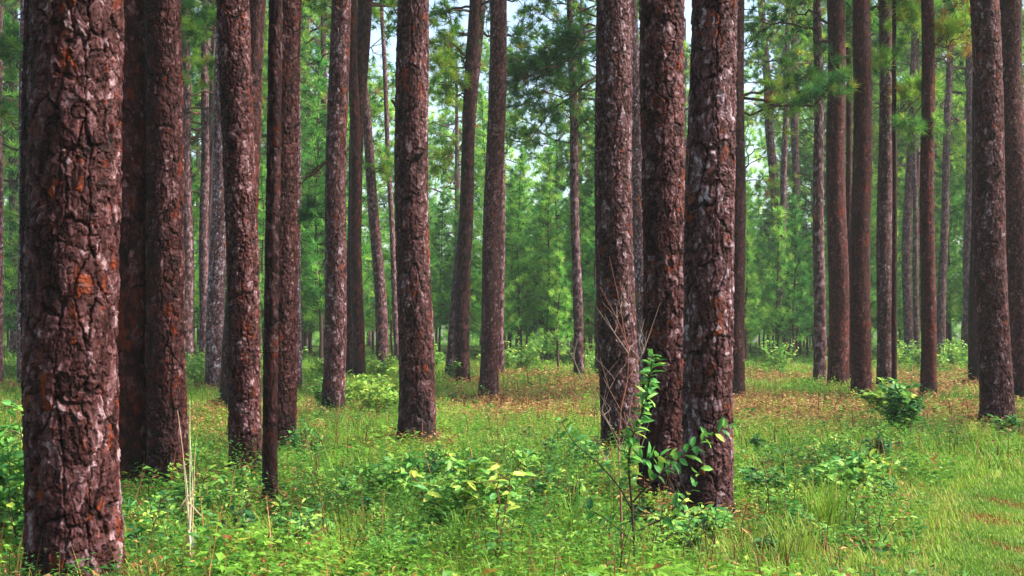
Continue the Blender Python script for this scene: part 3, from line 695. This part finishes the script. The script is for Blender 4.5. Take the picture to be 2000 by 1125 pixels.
# taller leafy weeds in loose drifts
x, y, r = scatter(9500, 8, 40, 1.3, 53); cl = vnoise(x*.55+21, y*.4+2, 57); keep = (path_dist(x, y) > 2.1) & (cl > .45) & (brown_mask(x, y) < .5); x, y, cl = x[keep], y[keep], cl[keep]
for a_, b_, c_ in TR[TR[:, 1] < 12]: kk_ = (abs(x-a_) > c_+.12) | (y > b_); x, y, cl = x[kk_], y[kk_], cl[kk_]
m = len(x); nl = 20; hh = r.uniform(.24, .60, m)*(.65+.9*(cl-.45)); t = np.linspace(.2, 1, nl)[None]*np.ones((m, 1)); az = r.uniform(0, 6.28, (m, 1))+np.arange(nl)*2.4
la, lb = r.normal(0, .3, (2, m, 1)); hz = hh[:, None]*t
LP = np.stack([x[:, None]+la*hz+np.cos(az)*.02, y[:, None]+lb*hz+np.sin(az)*.02, ground(x, y)[:, None]+hz], -1)
A = np.stack([np.cos(az), np.sin(az), r.uniform(-.2, .7, (m, nl))], -1); ll = r.uniform(.035, .075, (m, 1))*(1.25-.6*t)*(1+y[:, None]*.012); ww = ll*r.uniform(.25, .5, (m, 1))
tt = np.clip(.15+.75*vnoise(x*.6+4, y*.5+17, 58)+r.normal(0, .12, m), 0, .93)
bag = Bag(); leaves(bag, LP.reshape(-1, 3), A.reshape(-1, 3), (np.array([0, 0, 1.])+r.normal(0, .3, (m, nl, 3))).reshape(-1, 3), ll.ravel(), ww.ravel(), np.clip(tt[:, None]+r.normal(0, .06, (m, nl)), 0, 1).ravel(), full=False)
tag(obj('tall_weeds', bag.mesh('tall_weeds'), M_HERB), 'knee high leafy weeds growing in drifts', 'weeds', kind='stuff')

# dead bracken and fallen needles
x, y, r = scatter(60000, 8, 60, 1.01, 45)
bm = brown_mask(x, y); keep = (r.random(len(x)) < bm*.85) & (path_dist(x, y) > 1.9); x, y = x[keep], y[keep]
for a_, b_, c_ in TR[TR[:, 1] < 45]:      # shed bark and needles heaped round the feet of the trunks
    k_ = 130; q_ = r.uniform(0, 6.28, k_); d_ = c_*1.05+np.abs(r.normal(0, .22, k_)); x = np.append(x, a_+d_*np.cos(q_)); y = np.append(y, b_+d_*np.sin(q_))
m = len(x); nl = 7
az = r.uniform(0, 6.28, (m, nl)); h = r.uniform(.03, .28, (m, 1))*np.linspace(.3, 1, nl)
LP = np.stack([x[:, None]+r.normal(0, .06, (m, nl)), y[:, None]+r.normal(0, .06, (m, nl)), ground(x, y)[:, None]+h], -1)
A = np.stack([np.cos(az), np.sin(az), r.uniform(-.5, .6, (m, nl))], -1)
bag = Bag(); leaves(bag, LP.reshape(-1, 3), A.reshape(-1, 3), (r.normal(0, .6, (m, nl, 3))+[0, 0, 1]).reshape(-1, 3), r.uniform(.02, .07, m*nl)*np.repeat(1+y*.035, nl), r.uniform(.004, .016, m*nl)*np.repeat(1+y*.06, nl), r.random(m*nl), full=False)
tag(obj('dead_bracken', bag.mesh('dead_bracken'), M_BROWN), 'rusty dead bracken and needle litter in the clearings', 'bracken', kind='stuff')

# ------------------------------------------------------------------ individual plants
def plant(name, label, cat, px, row, height, n_st, leafL, leafW, tint, seed, spread=.35, lps=12, group=None, Y=None, stem_r=.006, lean=(0,0), stemt=.4, up=.35, sub=2):
    r = np.random.default_rng(seed)
    if Y is None: x, Y, z = at_row(px, row)
    else: x = (px-1000)/F*Y; z = float(ground(x, Y))
    n_st = int(math.ceil(n_st*1.6)); leafL *= 1.15; leafW *= 1.2; lps = int(lps*1.25)
    root = empty(name, (x, Y, z)); tag(root, label, cat, group)
    wood, lf = Bag(), Bag(); LP, LA = [], []
    for s in range(n_st):
        a = r.uniform(0, 6.28); h = height*r.uniform(.6, 1) if s else height
        sp = spread*height*(r.uniform(.3, 1) if s else .15)
        e = np.array([math.cos(a)*sp+lean[0], math.sin(a)*sp+lean[1], h])
        P = crooked(np.array([math.cos(a)*.02, math.sin(a)*.02, -.03]), e, 10, .25, r, .05); tube(wood, P, np.linspace(stem_r, stem_r*.35, 10), 5, stemt)
        segs = [(P, 1.0)]
        for q in range(sub):
            i = r.integers(3, 9); d = unit(r.normal(size=3)*[1, 1, .3]+[0, 0, .45]); l = height*r.uniform(.18, .35)
            Q = crooked(P[i], P[i]+d*l, 6, .2, r, .05); tube(wood, Q, np.linspace(stem_r*.5, stem_r*.25, 6), 4, stemt); segs.append((Q, .6))
        for Q, f in segs:
            nl = max(3, int(lps*f))
            for t in np.linspace(.25, 1, nl):
                u_ = t*(len(Q)-1); i = min(int(u_), len(Q)-2); p = Q[i]*(1-u_+i)+Q[i+1]*(u_-i); T = unit(Q[i+1]-Q[i])
                a2 = r.uniform(0, 6.28); d = unit(np.array([math.cos(a2), math.sin(a2), 0])+T*up+[0, 0, .1])
                LP.append(p); LA.append(unit(d+[0, 0, r.uniform(-.55, .55)]))
    LP, LA = np.array(LP), np.array(LA); m = len(LP)
    leaves(lf, LP, LA, np.array([0, -.2, 1.])+r.normal(0, .5, (m, 3)), leafL*r.uniform(.6, 1.15, m), leafW*r.uniform(.7, 1.15, m), np.clip(r.normal((tint[0]+tint[1])/2, (tint[1]-tint[0])/2.5, m), 0, 1), curl=.2)
    obj('stems', wood.mesh('stems', True), M_TWIG, root); obj('leaves', lf.mesh('leaves'), M_LEAF, root)
    return root

# tall sapling before the central trunks, built branch by branch
def hero():
    r = np.random.default_rng(3); Yd = 8.9; x = (1243-1000)/F*Yd
    root = empty('leafy_sapling', (x, Yd, 0)); tag(root, 'tall leafy sapling with glossy oval leaves standing before the three central trunks', 'sapling')
    base = np.array([x, Yd, 0])
    W = lambda px, row, dy=0: np.array(lift(px, row, Yd+dy))-base
    chains = [([(1243,1165),(1238,1040),(1232,960),(1226,900),(1235,850),(1262,790),(1268,740),(1275,692)], .010, .30, 120),
              ([(1236,980),(1265,948),(1300,915),(1345,880),(1385,852),(1430,830)], .006, .25, 26),
              ([(1236,1000),(1210,950),(1165,900),(1120,865),(1095,820)], .006, .22, 26),
              ([(1238,1040),(1300,1010),(1350,960),(1372,905)], .005, .3, 14),
              ([(1240,1060),(1180,1010),(1130,985)], .005, .2, 20),
              ([(1228,905),(1275,890),(1320,900)], .004, .15, 20)]
    wood, lf = Bag(), Bag(); LP, LA, LT = [], [], []
    for c, rd, t0, nl in chains:
        dys = np.cumsum(r.normal(0, .06, len(c))); dys[0] = 0
        P = np.array([W(a, b, d) for (a, b), d in zip(c, dys)])
        tt = np.linspace(0, 1, 24); kk = np.linspace(0, 1, len(P)); Q = np.stack([np.interp(tt, kk, P[:, i]) for i in range(3)], -1)
        for _ in range(2): Q[1:-1] = (Q[:-2]+2*Q[1:-1]+Q[2:])/4
        tube(wood, Q, np.linspace(rd, rd*.35, 24), 6, .35)
        for q, t in enumerate(np.linspace(t0, 1, nl)):
            p = np.array([np.interp(t, tt, Q[:, i]) for i in range(3)]); i = min(int(t*23), 22); T = unit(Q[i+1]-Q[i])
            a = q*2.5+r.normal()*.4; sd2 = unit(np.cross(T, [math.cos(a), math.sin(a), .3]))
            LP.append(p); LA.append(unit(sd2+T*.4+r.normal(size=3)*.3+[0, 0, -.05])); LT.append(np.clip(r.normal(.6, .18), 0, 1))
    LP, LA = np.array(LP), np.array(LA); m = len(LP)
    leaves(lf, LP, LA, np.array([0, -.35, 1.])+r.normal(0, .5, (m, 3)), r.uniform(.055, .115, m), r.uniform(.026, .048, m), LT, curl=.22)
    obj('stems', wood.mesh('stems', True), M_TWIG, root); obj('leaves', lf.mesh('leaves'), M_LEAF, root)
hero()

def dead_twigs():
    r = np.random.default_rng(9); Yd = 9.1; x = (1214-1000)/F*Yd
    root = empty('dead_bush', (x, Yd, 0)); tag(root, 'dead leafless bush of thin reddish twigs before the grey scaly central trunk', 'bush')
    base = np.array([x, Yd, 0]); wood, fine = Bag(), Bag()
    W = lambda px, row, dy=0: np.array(lift(px, row, Yd+dy))-base
    def go(bag, c, rd, tint):
        P = np.array([W(a, b, r.normal()*.03) for a, b in c]); tt = np.linspace(0, 1, 16); kk = np.linspace(0, 1, len(P))
        Q = np.stack([np.interp(tt, kk, P[:, i]) for i in range(3)], -1); Q[1:-1] = (Q[:-2]+2*Q[1:-1]+Q[2:])/4
        tube(bag, Q, np.linspace(rd, rd*.4, 16), 5, tint)
    go(wood, [(1216,1135),(1214,1040),(1212,960),(1208,880)], .011, .8)
    go(wood, [(1208,880),(1212,800),(1226,740),(1228,680)], .006, .75)
    for c in [[(1228,680),(1205,620),(1172,560)],[(1228,690),(1200,650),(1165,600)],[(1226,740),(1250,700),(1275,640)],[(1210,860),(1180,810),(1140,745)],
              [(1212,800),(1190,760),(1172,700)],[(1208,890),(1225,830),(1236,770)],[(1226,740),(1255,690),(1290,590)],[(1228,700),(1212,600),(1190,500)],
              [(1140,745),(1120,700),(1128,660)],[(1212,880),(1190,830),(1176,800)],[(1215,950),(1180,900),(1150,830)],[(1215,930),(1250,880),(1275,800)]]:
        go(fine, c, .0028, r.uniform(.7, 1))
        for _ in range(3):
            a, b = c[1]; go(fine, [(a, b), (a+r.normal()*14, b-r.uniform(10, 30)), (a+r.normal()*26, b-r.uniform(30, 70))], .0016, .95)
    obj('stem', wood.mesh('stem', True), M_TWIG, root); obj('twigs', fine.mesh('twigs', True), M_TWIG, root)
dead_twigs()

def dry_stalks():
    r = np.random.default_rng(12); Yd = 9.15; x = (372-1000)/F*Yd
    root = empty('dry_grass', (x, Yd, 0)); tag(root, 'bundle of tall straw coloured dry grass stalks right of the massive nearest trunk', 'dry grass')
    base = np.array([x, Yd, 0]); st, bl = Bag(), Bag()
    for c in [[(368,1130),(366,1000),(357,880),(347,800)],[(371,1130),(371,950),(371,780)],[(373,1130),(377,1000),(380,900),(383,855)],[(374,1130),(366,960),(360,900)],[(366,1130),(372,1030),(376,940),(370,830)]]:
        P = np.array([lift(a, b, Yd+r.normal()*.02) for a, b in c])-base; tube(st, P, np.linspace(.004, .0012, len(P)), 5, r.uniform(.5, .9))
    P0 = np.array([lift(370, 1030, Yd-.03)])-base; P1 = np.array([lift(393, 1120, Yd-.05)])-base
    leaves(bl, P0, P1-P0, np.array([[0, -1., .2]]), np.linalg.norm(P1-P0), .035, [1.0], curl=.05)
    for _ in range(5):
        a = r.uniform(365, 378); b = r.uniform(950, 1080); p = np.array([lift(a, b, Yd)])-base
        leaves(bl, p, np.array([[r.normal(), r.normal(), -.8]]), np.array([[0, -1., .3]]), r.uniform(.08, .16), .012, [.7], curl=.2)
    obj('stalks', st.mesh('stalks', True), M_STRAW, root); obj('blades', bl.mesh('blades'), M_STRAW, root)
dry_stalks()

P_ = plant
P_('shrub','broad low shrub with light green pointed leaves in the middle foreground','shrub', 905,1065,.66, 14,.10,.044,(.6,1),101,.75,14)
P_('shrub','yellowish leafy sprig with a bare dark red stem in the middle foreground','shrub', 958,1134,.62, 3,.08,.034,(.7,1),102,.35,9, stemt=.75, stem_r=.008)
P_('shrub','low pale leaved sprig at the bottom edge left of the tall leafy sapling','shrub', 1030,1128,.22, 5,.07,.034,(.8,1),103,.8,7)
P_('shrub','spreading light leaved shrub left of the pale sprig and behind the middle foreground shrub','shrub', 790,990,.46, 12,.10,.042,(.55,.9),104,.85,12)
P_('shrub','leafy plant with large leaves hiding the foot of the brightest central trunk','shrub', 1385,1052,.22, 9,.09,.04,(.35,.75),105,1.2,9)
P_('shrub','dark green leafy bush standing alone in the right clearing','bush', 1762,862,.85, 11,.12,.075,(.2,.9),106,.36,12, sub=4)
P_('shrub','small dark shrub just below the dark green bush in the right clearing','bush', 1718,900,.30, 8,.08,.04,(.05,.35),107,.6,10)
P_('shrub','bright yellow green shrub behind the dark green bush of the right clearing','shrub', 1725,815,.66, 12,.13,.08,(.8,1),108,.6,12)
P_('shrub','leafy sprigs at the foot of the stout scaly lone pine','shrub', 806,868,.30, 8,.085,.038,(.3,.7),109,.7,10)
P_('shrub','airy yellow green shrub between the rough grey flecked pine and the stout scaly pine','shrub', 732,812,.85, 22,.11,.06,(.8,1),110,1.3,14)
P_('shrub','leafy shrub climbing the foot of the rough grey flecked pine','shrub', 632,812,.75, 9,.085,.045,(.45,.85),111,.35,14)
P_('shrub','light green shrub in the gap right of the rough grey flecked pine','shrub', 690,800,.7, 12,.11,.055,(.75,1),112,1.0,12)
P_('shrub','small airy shrub before the foot of the slim tufted pine','shrub', 897,752,.72, 9,.10,.06,(.6,.95),113,.5,12)
P_('shrub','low green sprigs at the foot of the massive nearest trunk','shrub', 112,1132,.16, 5,.06,.022,(.3,.6),114,.8,8)
P_('shrub','leafy stems rising left of the massive nearest trunk at the left edge','shrub', 24,1090,.95, 13,.085,.05,(.5,.95),115,.35,18)
P_('shrub','tall leafy stem pressed against the left side of the massive nearest trunk','shrub', 46,1115,1.05, 5,.075,.042,(.4,.8),116,.14,20)
P_('shrub','broad leaved herb patch left of the grassy track in the right foreground','shrub', 1640,985,.40, 12,.11,.055,(.55,.9),117,.9,10)
P_('shrub','light leaved low shrub under the herb patch beside the grassy track','shrub', 1700,960,.30, 8,.10,.05,(.7,1),118,.9,9)
P_('shrub','bluish green leafy clump right of the brightest central trunk','shrub', 1500,985,.34, 9,.08,.035,(.2,.55),119,.8,11)
P_('shrub','green weeds around the foot of the wide grey pine near the right edge','shrub', 1972,850,.34, 10,.10,.04,(.45,.85),120,1.0,9)
P_('shrub','thin bushy sprig at the foot of the slim nearly black stem','shrub', 522,985,.28, 5,.05,.025,(.3,.7),121,.5,9)
P_('shrub','light leafy weed right of the brown pine with long peeling plates','shrub', 590,905,.5, 5,.07,.03,(.4,.7),122,.4,9)
P_('shrub','low leafy clump in the gap between the dry stalks and the brown pine','shrub', 440,1020,.34, 8,.07,.034,(.5,.9),123,.7,10)
P_('shrub','green seedling cluster left of the middle foreground shrub near the bottom','shrub', 610,1070,.26, 8,.07,.033,(.35,.75),124,.9,9)
P_('shrub','bright leaved seedling at the bottom edge under the middle foreground shrub','shrub', 745,1120,.22, 6,.06,.03,(.6,.95),125,.8,8)
P_('shrub','bushy growth behind the foot of the pale far pines on the left','shrub', 385,760,1.1, 14,.11,.07,(.6,.95),126,.9,12)
P_('shrub','pale green bush in the far gap left of the nearest trunk','shrub', 25,745,1.0, 12,.11,.07,(.6,.95),127,.8,12)
P_('shrub','green weed clump beside the foot of the grey scaly central pine','shrub', 1150,920,.30, 8,.085,.035,(.4,.75),128,.8,10)
P_('shrub','dark leafy shrub behind the middle foreground shrub','shrub', 850,960,.34, 9,.08,.035,(.05,.35),129,.9,11)
KINDS = [('small broad leaved seedling scattered in the foreground grass', .07, .034, (.3,.9), 'seedlings scattered in the foreground grass', .20, .36),
         ('thin pale leaved weed standing in the foreground grass', .055, .018, (.7,1), 'thin pale weeds in the foreground grass', .22, .45),
         ('dark green low clump in the foreground grass', .06, .036, (.0,.35), 'dark low clumps in the foreground grass', .14, .28)]
for q in range(126):
    rr_ = random.Random(q+40); px = rr_.uniform(255, 1760); row = 850+270*rr_.random()**.8; k = KINDS[q % 3]
    P_('seedling', k[0], 'seedling', px, row, rr_.uniform(k[5], k[6]), rr_.randint(2, 4), k[1], k[2], k[3], 200+q, .45, 9, group=k[4])
for q in range(44):
    rr_ = random.Random(q+90); px = rr_.uniform(0, 2000); row = rr_.uniform(704, 742)
    P_('far_bush', 'small pale bush along the far edge of the clearing', 'bush', px, row, rr_.uniform(.5, 1.2), 9, .13, .08, (.6,1), 300+q, .8, 10, group='pale bushes along the far edge of the clearing')

# tall grass clumps and ferns
def grass_clump(label, px, row, h, nbl, seed, tint=(.3,.8)):
    r = np.random.default_rng(seed); x, Y, z = at_row(px, row); V, Fc, T = [], [], []
    az = r.uniform(0, 6.28, nbl); L = h*r.uniform(.6, 1.2, nbl); bd = r.uniform(.2, .8, nbl); bag = Bag(); wd = r.uniform(.004, .008, nbl)
    P0 = r.normal(0, .05, (nbl, 3)); P0[:, 2] = -.01; d = np.stack([np.cos(az), np.sin(az), az*0], -1); s = np.stack([-np.sin(az), np.cos(az), az*0], -1)*wd[:, None]/2
    q = lambda t, hh: P0 + d*(bd*L*t)[:, None] + np.array([0, 0, 1.])*(L*hh)[:, None]
    a, b, c = q(.2, .5), q(.55, .85), q(1.1, .95)
    V = np.stack([P0-s, P0+s, a-s, a+s, b-s*.8, b+s*.8, c], 1); k = np.arange(nbl)[:, None]*7
    bag.add(V, np.concatenate([k+[0,1,3], k+[0,3,2], k+[2,3,5], k+[2,5,4], k+[4,5,6]]), np.repeat(r.uniform(*tint, nbl), 7))
    o = obj('grass_clump', bag.mesh('grass_clump'), M_GRASS); o.location = (x, Y, z); tag(o, label, 'grass clump')
grass_clump('tall arching green grass clump beside the herb patch near the track', 1612,1065,.50,150,1,(.3,.8))
grass_clump('arching grass clump at the bottom edge right of the yellowish sprig', 905,1125,.42,120,2,(.3,.75))
grass_clump('grass clump under the two dark trunks right of the nearest trunk', 292,975,.34,120,3,(.3,.7))
grass_clump('long bladed grass clump left of the dark bush in the far right clearing', 1905,880,.45,100,4,(.5,.85))
grass_clump('pale bladed grass clump at the bottom edge left of the track', 1560,1120,.40,120,5,(.5,.9))
grass_clump('fine grass clump beside the stem of the dead leafless bush', 1120,1085,.45,120,6,(.3,.7))

def fern(label, px, row, n, L, tint, seed, m=None):
    r = np.random.default_rng(seed); x, Y, z = at_row(px, row); st, lf = Bag(), Bag(); LP, LA = [], []
    for q in range(n):
        a = r.uniform(0, 6.28); l = L*r.uniform(.7, 1.1); tt = np.linspace(0, 1, 14)
        P = np.stack([math.cos(a)*l*.75*tt, math.sin(a)*l*.75*tt, l*(1.0*tt-.75*tt**2)], -1); tube(st, P, np.linspace(.003, .001, 14), 4, .6)
        S_ = np.array([-math.sin(a), math.cos(a), 0])
        for t in np.linspace(.2, .98, 22):
            p = np.array([np.interp(t, tt, P[:, i]) for i in range(3)])
            for sg in (-1, 1): LP.append(p); LA.append(unit(S_*sg+np.array([math.cos(a), math.sin(a), 0])*.4)*(1.05-t))
    LP, LA = np.array(LP), np.array(LA); ln = np.linalg.norm(LA, axis=1)
    leaves(lf, LP, LA, np.array([0, 0, 1.])+r.normal(0, .15, LP.shape), ln*L*.32, ln*L*.08+.006, np.clip(r.normal(tint, .1, len(LP)), 0, 1), full=False)
    root = empty('fern', (x, Y, z)); tag(root, label, 'fern')
    obj('stems', st.mesh('stems'), M_TWIG, root); obj('fronds', lf.mesh('fronds'), m or M_HERB, root)
fern('yellowing green fern right of the massive nearest trunk', 275,1045,8,.38,.75,1)
fern('rusty dead fern behind the yellowing fern near the nearest trunk', 305,1000,7,.32,.6,2,M_BROWN)
fern('green fern at the bottom edge right of the nearest trunk', 285,1110,8,.34,.6,3)
fern('small rusty fern at the bottom edge near the grassy track', 1705,1122,7,.16,.5,4,M_BROWN)
fern('yellow green fern in the herbs beside the track', 1690,975,7,.35,.9,5)
fern('rusty fern in the litter behind the stout lone pine', 955,760,8,.6,.6,6,M_BROWN)

# ------------------------------------------------------------------ hazy air
bm_ = [(-260,-15,-1.5),(260,-15,-1.5),(260,230,-1.5),(-260,230,-1.5),(-260,-15,34),(260,-15,34),(260,230,34),(-260,230,34)]
hz = mesh('haze', bm_, [(0,3,2,1),(4,5,6,7),(0,1,5,4),(1,2,6,5),(2,3,7,6),(3,0,4,7)])
m, n, out = mat('haze_air'); pv = N(n, 'ShaderNodeVolumePrincipled'); pv.inputs['Color'].default_value = (.88, .97, .92, 1); pv.inputs['Density'].default_value = .0004
n.links.new(pv.outputs[0], out.inputs['Volume'])
tag(obj('haze', hz, m), 'thin pale humid air between the trees', 'haze', kind='stuff')
